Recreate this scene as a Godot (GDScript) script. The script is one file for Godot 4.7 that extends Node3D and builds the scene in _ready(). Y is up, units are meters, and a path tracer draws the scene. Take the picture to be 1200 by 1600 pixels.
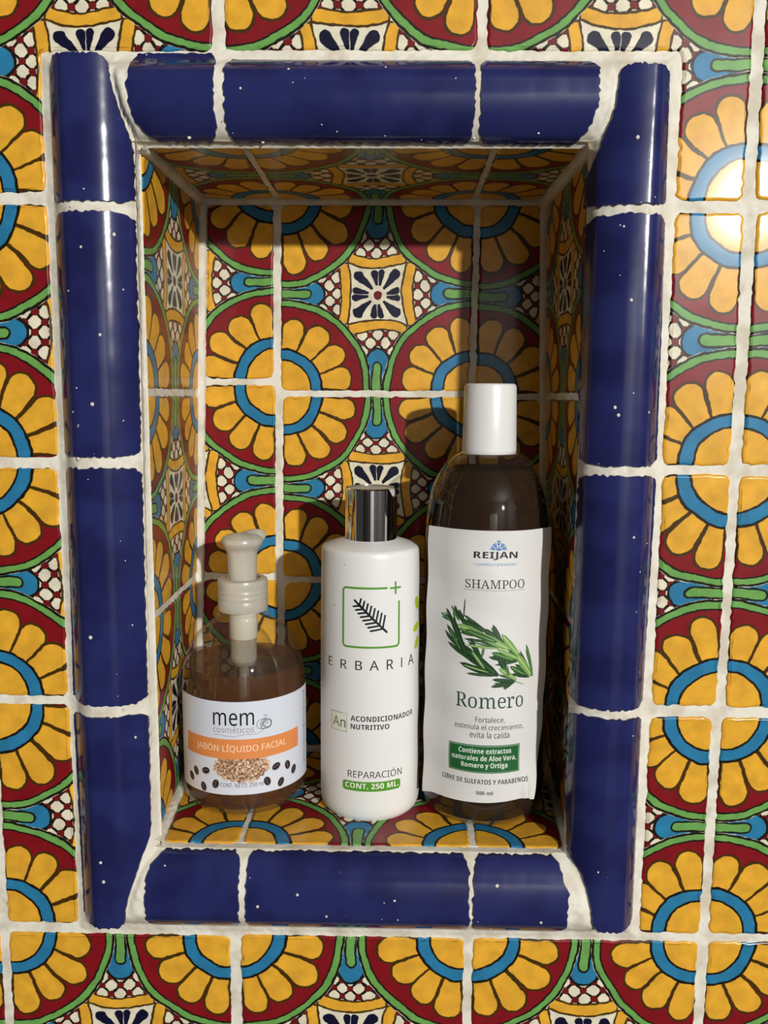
extends Node3D

# ---------------------------------------------------------------- units: metres, y up. The tiled wall is the plane z = 0, the niche goes to -z.
const P := 0.105                       # pitch of the patterned tiles
const DEPTH := 0.106                   # depth of the niche
const FLOOR_Y := 0.0402
var rng := RandomNumberGenerator.new()
var rough_noise := FastNoiseLite.new()
var fine_noise := FastNoiseLite.new()
var tile_mats: Array = []
var tile_count := 0
var used := {}
var left_cut: Array = []               # inner edges of the frame's uprights, as Vector2(y, x)
var right_cut: Array = []


# ---------------------------------------------------------------- mesh builder: winding is set from the normals
class Geo:
	var v := PackedVector3Array()
	var n := PackedVector3Array()
	var uv := PackedVector2Array()
	var ix := PackedInt32Array()

	func add(p: Vector3, nn: Vector3, t := Vector2.ZERO) -> int:
		v.append(p)
		n.append(nn)
		uv.append(t)
		return v.size() - 1

	func tri(a: int, b: int, c: int) -> void:
		var g := (v[b] - v[a]).cross(v[c] - v[a])
		if g.dot(n[a] + n[b] + n[c]) > 0.0:
			ix.append_array([a, c, b])
		else:
			ix.append_array([a, b, c])

	func quad(a: int, b: int, c: int, d: int) -> void:
		tri(a, b, c)
		tri(a, c, d)

	func flat(a: Vector3, b: Vector3, c: Vector3, d: Vector3, nn: Vector3) -> void:
		quad(add(a, nn), add(b, nn), add(c, nn), add(d, nn))

	func box(lo: Vector3, hi: Vector3) -> void:
		for k in 3:
			for s in [0, 1]:
				var nn := Vector3.ZERO
				nn[k] = 1.0 if s else -1.0
				var a := (k + 1) % 3
				var b := (k + 2) % 3
				var q: Array = []
				for st in [[0, 0], [1, 0], [1, 1], [0, 1]]:
					var p := Vector3.ZERO
					p[k] = hi[k] if s else lo[k]
					p[a] = hi[a] if st[0] else lo[a]
					p[b] = hi[b] if st[1] else lo[b]
					q.append(p)
				flat(q[0], q[1], q[2], q[3], nn)

	# grid of points with normals from neighbours; up gives the side that the normals face
	func grid(pts: Array, uvs: Array, up: Vector3) -> void:
		var nu := pts.size()
		var nv: int = pts[0].size()
		var first := v.size()
		for i in nu:
			for j in nv:
				var a: Vector3 = pts[mini(i + 1, nu - 1)][j] - pts[maxi(i - 1, 0)][j]
				var b: Vector3 = pts[i][mini(j + 1, nv - 1)] - pts[i][maxi(j - 1, 0)]
				var nn := a.cross(b).normalized()
				if nn.dot(up) < 0.0:
					nn = -nn
				add(pts[i][j], nn, uvs[i][j] if uvs.size() else Vector2.ZERO)
		for i in nu - 1:
			for j in nv - 1:
				var q := first + i * nv + j
				quad(q, q + 1, q + nv + 1, q + nv)

	# surface of revolution about y; profile from bottom to top as Vector2(radius, y); creases sharper than 35 degrees stay sharp
	func lathe(prof: Array, seg := 64, centre := Vector3.ZERO, inward := false, u_scale := 1.0, v_lo := 0.0, v_hi := 1.0) -> void:
		var cnt := prof.size()
		var sn: Array = []
		for k in cnt - 1:
			var d: Vector2 = (prof[k + 1] - prof[k]).normalized()
			sn.append(Vector2(d.y, -d.x))
		for k in cnt - 1:
			var n0: Vector2 = sn[k]
			var n1: Vector2 = sn[k]
			if k > 0 and sn[k].dot(sn[k - 1]) > 0.82:
				n0 = (sn[k] + sn[k - 1]).normalized()
			if k < cnt - 2 and sn[k].dot(sn[k + 1]) > 0.82:
				n1 = (sn[k] + sn[k + 1]).normalized()
			var first := v.size()
			for s in seg + 1:
				var th := -PI + TAU * s / seg
				var dir := Vector3(sin(th), 0, cos(th))
				for e in [[prof[k], n0], [prof[k + 1], n1]]:
					var nn: Vector3 = dir * e[1].x + Vector3.UP * e[1].y
					add(centre + dir * e[0].x + Vector3.UP * e[0].y, -nn if inward else nn, Vector2(0.5 + th / PI * u_scale, 1.0 - (e[0].y - v_lo) / (v_hi - v_lo)))
			for s in seg:
				var q := first + s * 2
				quad(q, q + 1, q + 3, q + 2)

	func tube(path: Array, radii: Array, seg := 20) -> void:
		var rows: Array = []
		for k in path.size():
			var d: Vector3 = (path[mini(k + 1, path.size() - 1)] - path[maxi(k - 1, 0)]).normalized()
			var side := d.cross(Vector3.UP if absf(d.y) < 0.9 else Vector3.RIGHT).normalized()
			var other := side.cross(d)
			var row: Array = []
			for s in seg + 1:
				var a := TAU * s / seg
				var nn := side * cos(a) + other * sin(a)
				row.append(add(path[k] + nn * radii[k], nn))
			rows.append(row)
		for k in path.size() - 1:
			for s in seg:
				quad(rows[k][s], rows[k][s + 1], rows[k + 1][s + 1], rows[k + 1][s])
		for e in [[0, 1], [path.size() - 1, path.size() - 2]]:
			var out: Vector3 = (path[e[0]] - path[e[1]]).normalized()
			var c := add(path[e[0]], out)
			var ring: Array = []
			for s in seg + 1:
				ring.append(add(v[rows[e[0]][s]], out))
			for s in seg:
				tri(c, ring[s], ring[s + 1])

	func mesh() -> ArrayMesh:
		var arr := []
		arr.resize(Mesh.ARRAY_MAX)
		arr[Mesh.ARRAY_VERTEX] = v
		arr[Mesh.ARRAY_NORMAL] = n
		arr[Mesh.ARRAY_TEX_UV] = uv
		arr[Mesh.ARRAY_INDEX] = ix
		var m := ArrayMesh.new()
		m.add_surface_from_arrays(Mesh.PRIMITIVE_TRIANGLES, arr)
		return m


# ---------------------------------------------------------------- flat print: a picture measured in millimetres (s to the right, y up)
class Print:
	var img: Image
	var s0: float
	var y1: float
	var k: float

	func _init(s_from: float, s_to: float, y_from: float, y_to: float, scale: float, paper: Color) -> void:
		s0 = s_from
		y1 = y_to
		k = scale
		img = Image.create_empty(int((s_to - s_from) * k), int((y_to - y_from) * k), false, Image.FORMAT_RGB8)
		img.fill(paper)

	func px(p: Vector2) -> Vector2:
		return Vector2((p.x - s0) * k, (y1 - p.y) * k)

	func poly(pts: Array, c: Color) -> void:
		var q: Array = []
		var lo := 1e9
		var hi := -1e9
		for p in pts:
			var r := px(p)
			q.append(r)
			lo = minf(lo, r.y)
			hi = maxf(hi, r.y)
		for row in range(maxi(0, floori(lo)), mini(img.get_height() - 1, ceili(hi)) + 1):
			var yy := row + 0.5
			var xs: Array = []
			for e in q.size():
				var a: Vector2 = q[e]
				var b: Vector2 = q[(e + 1) % q.size()]
				if (a.y <= yy) != (b.y <= yy):
					xs.append(a.x + (yy - a.y) / (b.y - a.y) * (b.x - a.x))
			xs.sort()
			for e in range(0, xs.size() - 1, 2):
				var x0 := roundi(xs[e])
				var w := roundi(xs[e + 1]) - x0
				if w > 0:
					img.fill_rect(Rect2i(x0, row, w, 1), c)

	func blob(c: Vector2, rx: float, ry: float, turn: float, col: Color) -> void:
		var pts: Array = []
		for i in 20:
			var a := TAU * i / 20
			pts.append(c + Vector2(cos(a) * rx, sin(a) * ry).rotated(turn))
		poly(pts, col)

	func stroke(pts: Array, w: float, c: Color) -> void:
		for i in pts.size():
			blob(pts[i], w / 2, w / 2, 0, c)
			if i:
				var d: Vector2 = (pts[i] - pts[i - 1]).normalized().orthogonal() * w / 2
				poly([pts[i - 1] + d, pts[i] + d, pts[i] - d, pts[i - 1] - d], c)

	func needle(tip: Vector2, base: Vector2, w: float, c: Color, rib: Color) -> void:
		var d := base - tip
		var o := d.normalized().orthogonal() * w / 2
		poly([tip, tip + d * 0.15 + o * 0.75, tip + d * 0.45 + o, tip + d * 0.8 + o * 0.75, base + o * 0.3, base - o * 0.3, tip + d * 0.8 - o * 0.75, tip + d * 0.45 - o, tip + d * 0.15 - o * 0.75], c)
		stroke([tip + d * 0.15, base - d * 0.1], w * 0.2, rib)

	# one line of lettering, its ink stretched to fill the box s_from..s_to, y_from..y_to
	func text(t: String, font: String, weight: int, s_from: float, s_to: float, y_from: float, y_to: float, c: Color) -> void:
		var f := SystemFont.new()
		f.font_names = PackedStringArray([font])
		f.font_weight = weight
		var m := TextMesh.new()
		m.text = t
		m.font = f
		m.font_size = 72
		m.pixel_size = 0.01
		m.depth = 0.0
		m.curve_step = 1.0
		if m.get_surface_count() == 0:
			return
		var arr := m.surface_get_arrays(0)
		var v: PackedVector3Array = arr[Mesh.ARRAY_VERTEX]
		var ix: PackedInt32Array = arr[Mesh.ARRAY_INDEX] if arr[Mesh.ARRAY_INDEX] != null else PackedInt32Array(range(v.size()))
		var lo := Vector2(1e9, 1e9)
		var hi := -lo
		for p in v:
			lo = lo.min(Vector2(p.x, p.y))
			hi = hi.max(Vector2(p.x, p.y))
		var sc := Vector2((s_to - s_from) / (hi.x - lo.x), (y_to - y_from) / (hi.y - lo.y))
		for i in range(0, ix.size(), 3):
			var tr: Array = []
			for e in 3:
				var p := v[ix[i + e]]
				tr.append(Vector2(s_from, y_from) + (Vector2(p.x, p.y) - lo) * sc)
			poly(tr, c)

	func texture() -> ImageTexture:
		return ImageTexture.create_from_image(img)


# ---------------------------------------------------------------- scene helpers
func numbered(called: String) -> String:
	var count: int = used.get(called, 0)
	used[called] = count + 1
	return called if count == 0 else "%s_%03d" % [called, count]


func tag(o: Node, label: String, category: String, group := "", kind := "") -> Node:
	o.set_meta("label", label)
	o.set_meta("category", category)
	if group:
		o.set_meta("group", group)
	if kind:
		o.set_meta("kind", kind)
	return o


func part(called: String, mesh: Mesh, mat: Material, parent: Node) -> MeshInstance3D:
	var o := MeshInstance3D.new()
	o.name = numbered(called) if parent == self else called
	o.mesh = mesh
	o.material_override = mat
	parent.add_child(o, true)
	return o


func base(called: String, at := Vector3.ZERO) -> Node3D:
	var o := Node3D.new()
	o.name = numbered(called)
	o.position = at
	add_child(o)
	return o


func mat(c: Color, rough: float, metal := 0.0) -> StandardMaterial3D:
	var m := StandardMaterial3D.new()
	m.albedo_color = c
	m.roughness = rough
	m.metallic = metal
	return m


func rgb(r: int, g: int, b: int) -> Color:
	return Color(r / 255.0, g / 255.0, b / 255.0)


func noise(seed_value: int, freq: float, octaves := 3) -> FastNoiseLite:
	var f := FastNoiseLite.new()
	f.seed = seed_value
	f.noise_type = FastNoiseLite.TYPE_SIMPLEX_SMOOTH
	f.frequency = freq
	f.fractal_octaves = octaves
	return f


func along(pts: Array, x: float) -> float:         # piecewise linear through Vector2(x, value)
	if x <= pts[0].x:
		return pts[0].y
	for i in range(1, pts.size()):
		if x <= pts[i].x:
			return lerpf(pts[i - 1].y, pts[i].y, (x - pts[i - 1].x) / (pts[i].x - pts[i - 1].x))
	return pts[-1].y


# ---------------------------------------------------------------- the painted glaze: sunflowers at the corners, a blue flower in the middle
func glaze(seed_value: int, size: int) -> StandardMaterial3D:
	var warp := noise(seed_value, 3.2, 2)
	var wob := noise(seed_value + 7, 22.0, 2)
	var tone := noise(seed_value + 13, 9.0, 3)
	var rip := noise(seed_value + 29, 3.5, 2)
	var yellow := Vector3(239, 180, 55)
	var red := Vector3(134, 22, 30)
	var green := Vector3(114, 174, 88)
	var blue := Vector3(46, 130, 172)
	var cream := Vector3(238, 234, 204)
	var dark := Vector3(28, 22, 14)
	var olive := Vector3(70, 50, 14)
	var navy := Vector3(18, 18, 48)
	var maroon := Vector3(112, 26, 26)
	var px := 1.1 / size
	var data := PackedByteArray()
	data.resize(size * size * 3)
	var high := PackedFloat32Array()
	high.resize(size * size)
	var petal_scale := PackedFloat32Array()
	for i in 16:
		petal_scale.append(rng.randf_range(0.95, 1.05))
	var at := 0
	for row in size:
		for col in size:
			var x := (col + 0.5) / size
			var y := (row + 0.5) / size
			var w1 := warp.get_noise_2d(x, y) * 0.012 + wob.get_noise_2d(x, y) * 0.003
			var w2 := warp.get_noise_2d(x + 40.0, y) * 0.012 + wob.get_noise_2d(x + 40.0, y) * 0.003
			var dx := x + w1
			var dy := y + w2
			var line := 0.0052 + 0.0012 * wob.get_noise_2d(x, y + 90.0)
			var c := cream
			var h := 0.0
			var ink := 0.0
			var cx := minf(dx, 1.0 - dx)
			var cy := minf(dy, 1.0 - dy)
			var rc := sqrt(cx * cx + cy * cy)
			if rc > 0.475:
				var ax := absf(dx - 0.5)
				var ay := absf(dy - 0.5)
				var r1 := sqrt(ax * ax + (0.608 - ay) ** 2)
				var r2 := sqrt(ay * ay + (0.608 - ax) ** 2)
				if minf(r1, r2) < 0.428:
					# diamond lattice with red knots, then the blue loop across the joint
					var a := (dx - 0.5 + dy - 0.5) / 0.0835
					var b := (dx - dy) / 0.0835
					var fa := absf(a - roundf(a)) * 0.059
					var fb := absf(b - roundf(b)) * 0.059
					ink = clampf(0.5 + (line * 1.05 - minf(fa, fb)) / px, 0, 1)
					c = c.lerp(dark, ink)
					var knot := clampf(0.5 + (0.0160 - sqrt(fa * fa + fb * fb)) / px, 0, 1)
					c = c.lerp(maroon, knot)
					var lx := minf(ax, ay)
					var ly := 0.5 - maxf(ax, ay)
					var rr := 0.043 + 0.014 * smoothstep(0.0, 0.13, ly)
					var dl := (lx if ly < 0.16 else sqrt(lx * lx + (ly - 0.16) ** 2)) - rr
					c = c.lerp(dark, clampf(0.5 + (line * 1.9 - dl) / px, 0, 1))
					c = c.lerp(blue, clampf(0.5 - dl / px, 0, 1))
					var dg := (lx if ly < 0.128 else sqrt(lx * lx + (ly - 0.128) ** 2)) - 0.019
					c = c.lerp(dark, clampf(0.5 + (line * 1.6 - dg) / px, 0, 1))
					c = c.lerp(green, clampf(0.5 - dg / px, 0, 1))
				elif minf(r1, r2) > 0.472:
					# twelve navy petals about a red dot
					var cr := sqrt(ax * ax + ay * ay)
					var along_d := (ax + ay) * 0.70711
					var off_d := absf(ax - ay) * 0.70711
					var dd := off_d - 0.006 - 0.23 * (along_d - 0.045) if along_d < 0.135 else sqrt(off_d * off_d + (along_d - 0.135) ** 2) - 0.0267
					if along_d < 0.045:
						dd = 0.02
					var m1 := maxf(ax, ay)
					var m2 := minf(ax, ay)
					var ps := m1 * 0.985 + m2 * 0.17
					var po := absf(m2 * 0.985 - m1 * 0.17)
					var ds := po - 0.006 - 0.2 * (ps - 0.05) if ps < 0.108 else sqrt(po * po + (ps - 0.108) ** 2) - 0.0176
					if ps < 0.05:
						ds = 0.02
					c = c.lerp(navy, clampf(0.5 - minf(dd, ds) / px, 0, 1))
					c = c.lerp(maroon, clampf(0.5 + (0.024 - cr) / px, 0, 1))
				var be := absf(minf(r1, r2) - 0.45) - 0.0215
				var lim := (minf(ax, ay) - 0.152)
				be = maxf(be, lim)
				c = c.lerp(olive, clampf(0.5 + (line * 1.7 - be) / px, 0, 1))
				c = c.lerp(yellow, clampf(0.5 - be / px, 0, 1))
				c = c.lerp(dark, clampf(0.5 + (line * 2.0 + 0.463 - rc) / px, 0, 1))
			elif rc > 0.428:
				c = green.lerp(dark, clampf(0.5 + (rc - 0.463) / px, 0, 1))
				c = c.lerp(dark, clampf(0.5 + (0.437 - rc) / px, 0, 1))
				c = c.lerp(red, clampf(0.5 + (0.430 - rc) / px, 0, 1))
				c = c.lerp(cream, clampf(0.5 + (rc - 0.463 - line * 2.0) / px, 0, 1))
			elif rc > 0.212:
				var ang := atan2(cy, cx)
				var kk := clampi(int(ang / (PI / 8)), 0, 3)
				var which := kk + (4 if dx > 0.5 else 0) + (8 if dy > 0.5 else 0)
				var da := ang - (kk + 0.5) * PI / 8
				var l := absf(rc * sin(da))
				var q := rc * cos(da) / petal_scale[which]
				var d := l - (0.0335 + (q - 0.2) * 0.175) if q < 0.328 else sqrt(l * l + (q - 0.328) ** 2) - 0.0559
				c = red.lerp(olive, clampf(0.5 + (line * 2.0 - d) / px, 0, 1))
				c = c.lerp(yellow, clampf(0.5 - d / px, 0, 1))
				h = clampf(-d / 0.012, 0, 1) * 0.3
				c = c.lerp(dark, clampf(0.5 + (0.217 - rc) / px, 0, 1))
			else:
				c = blue.lerp(dark, clampf(0.5 + (rc - 0.206) / px, 0, 1))
				c = c.lerp(dark, clampf(0.5 + (0.158 - rc) / px, 0, 1))
				c = c.lerp(yellow, clampf(0.5 + (0.149 - rc) / px, 0, 1))
			var t := 1.0 + 0.07 * tone.get_noise_2d(x, y) + 0.05 * tone.get_noise_2d(x + 3.0, y + 50.0)
			c *= t * 0.94
			data[at * 3] = clampi(int(c.x), 0, 255)
			data[at * 3 + 1] = clampi(int(c.y * (0.985 + 0.03 * tone.get_noise_2d(x + 70.0, y))), 0, 255)
			data[at * 3 + 2] = clampi(int(c.z), 0, 255)
			high[at] = 0.5 + 0.5 * rip.get_noise_2d(x, y) + 0.02 * h + 0.012 * tone.get_noise_2d(x, y + 20.0)
			at += 1
	var m := mat(Color.WHITE, 0.38)
	m.clearcoat_enabled = true
	m.clearcoat = 0.22
	m.metallic_specular = 0.3
	m.clearcoat_roughness = 0.1
	m.albedo_texture = ImageTexture.create_from_image(Image.create_from_data(size, size, false, Image.FORMAT_RGB8, data))
	m.heightmap_enabled = true
	m.heightmap_texture = ImageTexture.create_from_image(Image.create_from_data(size, size, false, Image.FORMAT_RF, high.to_byte_array()))
	m.heightmap_scale = 0.02
	m.texture_repeat = false
	return m


# ---------------------------------------------------------------- a glazed tile: outline in the surface's own (u, v), laid on the surface by «lay»
func tile(outline: PackedVector2Array, cell: Rect2, lay: Callable, parent: Node, called := "tile") -> void:
	if outline.size() < 3:
		return
	var area := 0.0
	for i in outline.size():
		area += outline[i].cross(outline[(i + 1) % outline.size()])
	if absf(area) < 2.0e-5:
		return
	var pts: Array = []
	var ring := Array(outline)
	if area < 0.0:
		ring.reverse()
	for i in ring.size():
		var a: Vector2 = ring[i]
		var b: Vector2 = ring[(i + 1) % ring.size()]
		var cuts := maxi(2, int(a.distance_to(b) / 0.0022))
		for k in cuts:
			pts.append(a.lerp(b, float(k) / cuts))
	var m := pts.size()
	for turn in 2:                                   # round the corners
		var soft: Array = []
		for i in m:
			soft.append((pts[(i + m - 1) % m] + pts[i] * 2.0 + pts[(i + 1) % m]) / 4.0)
		pts = soft
	var out: Array = []
	for i in m:
		var d: Vector2 = (pts[(i + 1) % m] - pts[(i + m - 1) % m]).normalized()
		out.append(Vector2(d.y, -d.x))
	var jit: Array = []
	var key := float(tile_count) * 17.3
	for i in m:
		jit.append(pts[i] + out[i] * (rough_noise.get_noise_2d(pts[i].x * 420.0 + key, pts[i].y * 420.0) * 0.0008))
	pts = jit
	var tilt := Vector2(rng.randf_range(-1, 1), rng.randf_range(-1, 1)) * 0.004
	var mid := cell.get_center()
	var flip := tile_count % 4
	var g := Geo.new()
	var put := func(p: Vector2, h: float, o: Vector2, lean: float) -> int:
		var hh := h + (p - mid).dot(tilt)
		var p3: Vector3 = lay.call(p.x, p.y, hh)
		var du: Vector3 = (lay.call(p.x + 0.001, p.y, hh) - p3).normalized()
		var dv: Vector3 = (lay.call(p.x, p.y + 0.001, hh) - p3).normalized()
		var up: Vector3 = (lay.call(p.x, p.y, hh + 0.001) - p3).normalized()
		var nn := (up * cos(lean) + (du * o.x + dv * o.y) * sin(lean) - (du * tilt.x + dv * tilt.y)).normalized()
		var t := (p - cell.position) / cell.size
		if flip & 1:
			t.x = 1.0 - t.x
		if flip & 2:
			t.y = 1.0 - t.y
		return g.add(p3, nn, t)
	var rows: Array = []
	for r in [[0.0014, 0.0, 0.0], [0.0007, -0.00012, 0.4], [0.0002, -0.0005, 1.0], [0.0, -0.0011, 1.5], [0.0, -0.004, 1.57]]:
		var row: Array = []
		for i in m:
			row.append(put.call(pts[i] - out[i] * r[0], r[1], out[i], r[2]))
		rows.append(row)
	for k in 4:
		for i in m:
			var j := (i + 1) % m
			g.quad(rows[k][i], rows[k][j], rows[k + 1][j], rows[k + 1][i])
	var inner := PackedVector2Array()
	for i in m:
		inner.append(pts[i] - out[i] * 0.0014)
	var tris := Geometry2D.triangulate_polygon(inner)
	for i in range(0, tris.size(), 3):
		g.tri(rows[0][tris[i]], rows[0][tris[i + 1]], rows[0][tris[i + 2]])
	part(called, g.mesh(), tile_mats[(tile_count * 7 + 3) % tile_mats.size()], parent)
	tile_count += 1


func rect(x0: float, y0: float, x1: float, y1: float) -> PackedVector2Array:
	return PackedVector2Array([Vector2(x0, y0), Vector2(x1, y0), Vector2(x1, y1), Vector2(x0, y1)])


func in_quad(cell: PackedVector2Array, edge: PackedVector2Array) -> PackedVector2Array:
	var r := Geometry2D.intersect_polygons(cell, edge)
	return r[0] if r.size() else PackedVector2Array()


# ---------------------------------------------------------------- the niche's five surfaces: (u, v, height towards the air) to a point
func left_x(y: float, a: float) -> float:
	return lerpf(lerpf(0.0700, 0.0722, y / 0.34), lerpf(0.0630, 0.0732, y / 0.34), a / DEPTH)


func right_x(y: float, a: float) -> float:
	return lerpf(lerpf(0.2545, 0.2535, y / 0.34), lerpf(0.2610, 0.2515, y / 0.34), a / DEPTH)


func lay_back(u: float, v: float, h: float) -> Vector3:
	return Vector3(u, v, -DEPTH + h)


func lay_left(u: float, v: float, h: float) -> Vector3:
	return Vector3(left_x(v, u) + h, v, -u)


func lay_right(u: float, v: float, h: float) -> Vector3:
	return Vector3(right_x(v, u) - h, v, -u)


func lay_floor(u: float, v: float, h: float) -> Vector3:
	return Vector3(u, FLOOR_Y + h, -v)


func lay_ceiling(u: float, v: float, h: float) -> Vector3:
	return Vector3(u, 0.3378 + v * 0.008 - h, -v)


func lay_wall(u: float, v: float, h: float) -> Vector3:
	return Vector3(u, v, h)


# ---------------------------------------------------------------- the blue frame: outer and inner edges, and the rounded section
const FRAME_OUT := [0.0352, -0.0006, 0.2850, 0.3712]     # left, bottom, right, top of the grout about the frame
const FRAME_IN := [0.0714, 0.0392, 0.2520, 0.3376]


func section(t: float) -> float:                   # height off the wall across the trim, t = 0 at the outer edge and 1 at the niche
	if t < 0.08:
		return lerpf(-0.0004, 0.0012, t / 0.08)
	if t < 0.35:
		return 0.0012 + 0.0084 * (1.0 - pow((0.35 - t) / 0.27, 1.75))
	return 0.0096 - 0.0100 * pow((t - 0.35) / 0.65, 3.0) - 0.0040 * smoothstep(0.93, 1.03, t)


func frame_t(x: float, y: float) -> float:         # how far across the mitred frame a point of the wall is; below 0 outside, above 1 in the niche
	var l := (x - FRAME_OUT[0]) / (FRAME_IN[0] - FRAME_OUT[0])
	var r := (FRAME_OUT[2] - x) / (FRAME_OUT[2] - FRAME_IN[2])
	var b := (y - FRAME_OUT[1]) / (FRAME_IN[1] - FRAME_OUT[1])
	var t := (FRAME_OUT[3] - y) / (FRAME_OUT[3] - FRAME_IN[3])
	return minf(minf(l, r), minf(b, t))


func grout_z(x: float, y: float) -> float:
	var rough := rough_noise.get_noise_2d(x * 260.0, y * 260.0) * 0.0003 + fine_noise.get_noise_2d(x * 900.0, y * 900.0) * 0.00022
	var t := frame_t(x, y)
	if t <= 0.0:
		return -0.0007 + rough
	var top := section(minf(t, 1.0))
	var tx := (x - FRAME_OUT[0]) / (FRAME_IN[0] - FRAME_OUT[0]) if x < 0.16 else (FRAME_OUT[2] - x) / (FRAME_OUT[2] - FRAME_IN[2])
	var ty := (y - FRAME_OUT[1]) / (FRAME_IN[1] - FRAME_OUT[1]) if y < 0.18 else (FRAME_OUT[3] - y) / (FRAME_OUT[3] - FRAME_IN[3])
	var deep := minf(top, section(clampf(tx, 0, 1)))          # under an upright
	var away := (x - along(left_cut, y)) if x < 0.16 else (along(right_cut, y) - x)
	var flat := top
	if x > 0.0715 and x < 0.2525:
		flat = minf(top, section(clampf(ty, 0, 1)))
	top = lerpf(deep, flat, smoothstep(0.0006, 0.0036, away))
	return top - 0.0009 * smoothstep(0.0, 0.12, t) + rough * (1.0 + 0.6 * smoothstep(0.0, 0.1, t))


# one blue piece; a runs along it, c across it (outer to inner); upright pieces run along y, others along x
func trim_piece(upright: bool, a0: Array, a1: Array, c0: Array, c1: Array, full0: float, full1: float, parent: Node, m: Material) -> void:
	var g := Geo.new()
	var nu := 64
	var nv := 30
	var pts: Array = []
	var uvs: Array = []
	var key := rng.randf() * 500.0
	for i in nu + 1:
		var row: Array = []
		var urow: Array = []
		for j in nv + 1:
			var v := float(j) / nv
			var u := float(i) / nu
			v = 0.5 - 0.5 * cos(PI * v) * (0.65 + 0.35 * absf(cos(PI * v)))
			u = 0.5 - 0.5 * cos(PI * u) * (0.65 + 0.35 * absf(cos(PI * u)))
			var guess := lerpf(along(c0, along(a0, full0)), along(c1, along(a1, full1)), v)
			var ends := pow(clampf((absf(2.0 * v - 1.0) - 0.72) / 0.28, 0, 1), 2.0) * 0.0022
			var lo := along(a0, guess) + ends + rough_noise.get_noise_2d(guess * 500.0, key) * 0.0010 + fine_noise.get_noise_2d(guess * 1100.0, key) * 0.0004
			var hi := along(a1, guess) - ends + rough_noise.get_noise_2d(guess * 500.0, key + 50.0) * 0.0010 + fine_noise.get_noise_2d(guess * 1100.0, key + 50.0) * 0.0004
			var a := lerpf(lo, hi, u)
			var e0 := along(c0, a) + rough_noise.get_noise_2d(a * 300.0, key + 100.0) * 0.0004
			var e1 := along(c1, a) + rough_noise.get_noise_2d(a * 300.0, key + 150.0) * 0.0005
			var c := lerpf(e0, e1, v)
			var t := (c - full0) / (full1 - full0)
			var x := c if upright else a
			var y := a if upright else c
			var wavy := rough_noise.get_noise_2d(c * 10.0 + key, a * 42.0) * 0.00013
			var z := section(clampf(t, 0, 1)) + 0.0002 + wavy
			row.append(Vector3(x, y, z))
			urow.append(Vector2(x, y) * 8.0)
		pts.append(row)
		uvs.append(urow)
	g.grid(pts, uvs, Vector3(0, 0, 1))
	# the fired edge: down into the grout, rounded a little at the top
	var rim: Array = []
	for i in nu:
		rim.append(pts[i][0])
	for j in nv:
		rim.append(pts[nu][j])
	for i in range(nu, 0, -1):
		rim.append(pts[i][nv])
	for j in range(nv, 0, -1):
		rim.append(pts[0][j])
	var centre := Vector3.ZERO
	for p in rim:
		centre += p / rim.size()
	var m0 := rim.size()
	var rows: Array = [[], [], []]
	for i in m0:
		var d: Vector3 = (rim[(i + 1) % m0] - rim[(i + m0 - 1) % m0])
		var o := Vector3(d.y, -d.x, 0).normalized()
		if o.dot(rim[i] - centre) < 0.0:
			o = -o
		rows[0].append(g.add(rim[i], (o + Vector3(0, 0, 1.0)).normalized()))
		rows[1].append(g.add(rim[i] + o * 0.0003 - Vector3(0, 0, 0.0006), o))
		rows[2].append(g.add(rim[i] + o * 0.0003 - Vector3(0, 0, 0.005), o))
	for k in 2:
		for i in m0:
			var j := (i + 1) % m0
			g.quad(rows[k][i], rows[k][j], rows[k + 1][j], rows[k + 1][i])
	part("trim_tile", g.mesh(), m, parent)


func specks(boxes: Array, count: int, parent: Node, m: Material) -> void:
	var g := Geo.new()
	for i in count:
		var b: Rect2 = boxes[i % boxes.size()]
		var x := b.position.x + rng.randf() * b.size.x
		var y := b.position.y + rng.randf() * b.size.y
		var r := 0.00025 + 0.0006 * pow(rng.randf(), 2.5)
		var t := frame_t(x, y)
		var z := section(clampf(t, 0.05, 1.0)) + 0.0001
		var prof: Array = []
		for k in 5:
			prof.append(Vector2(r * cos(k * PI / 8), 0.5 * r * sin(k * PI / 8)))
		var first := g.v.size()
		g.lathe(prof, 8)
		for k in range(first, g.v.size()):
			var p := g.v[k]
			var q := g.n[k]
			g.v[k] = Vector3(x + p.x, y + p.z * rng.randf_range(0.95, 1.2), z + p.y)
			g.n[k] = Vector3(q.x, q.z, q.y)
		for k in range(0, 0):
			pass
	# the turn from y up to z out mirrors the winding
	for k in range(0, g.ix.size(), 3):
		var sw := g.ix[k + 1]
		g.ix[k + 1] = g.ix[k + 2]
		g.ix[k + 2] = sw
	var o := part("grout_specks", g.mesh(), m, parent)
	o.set_meta("kind", "stuff")


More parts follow.
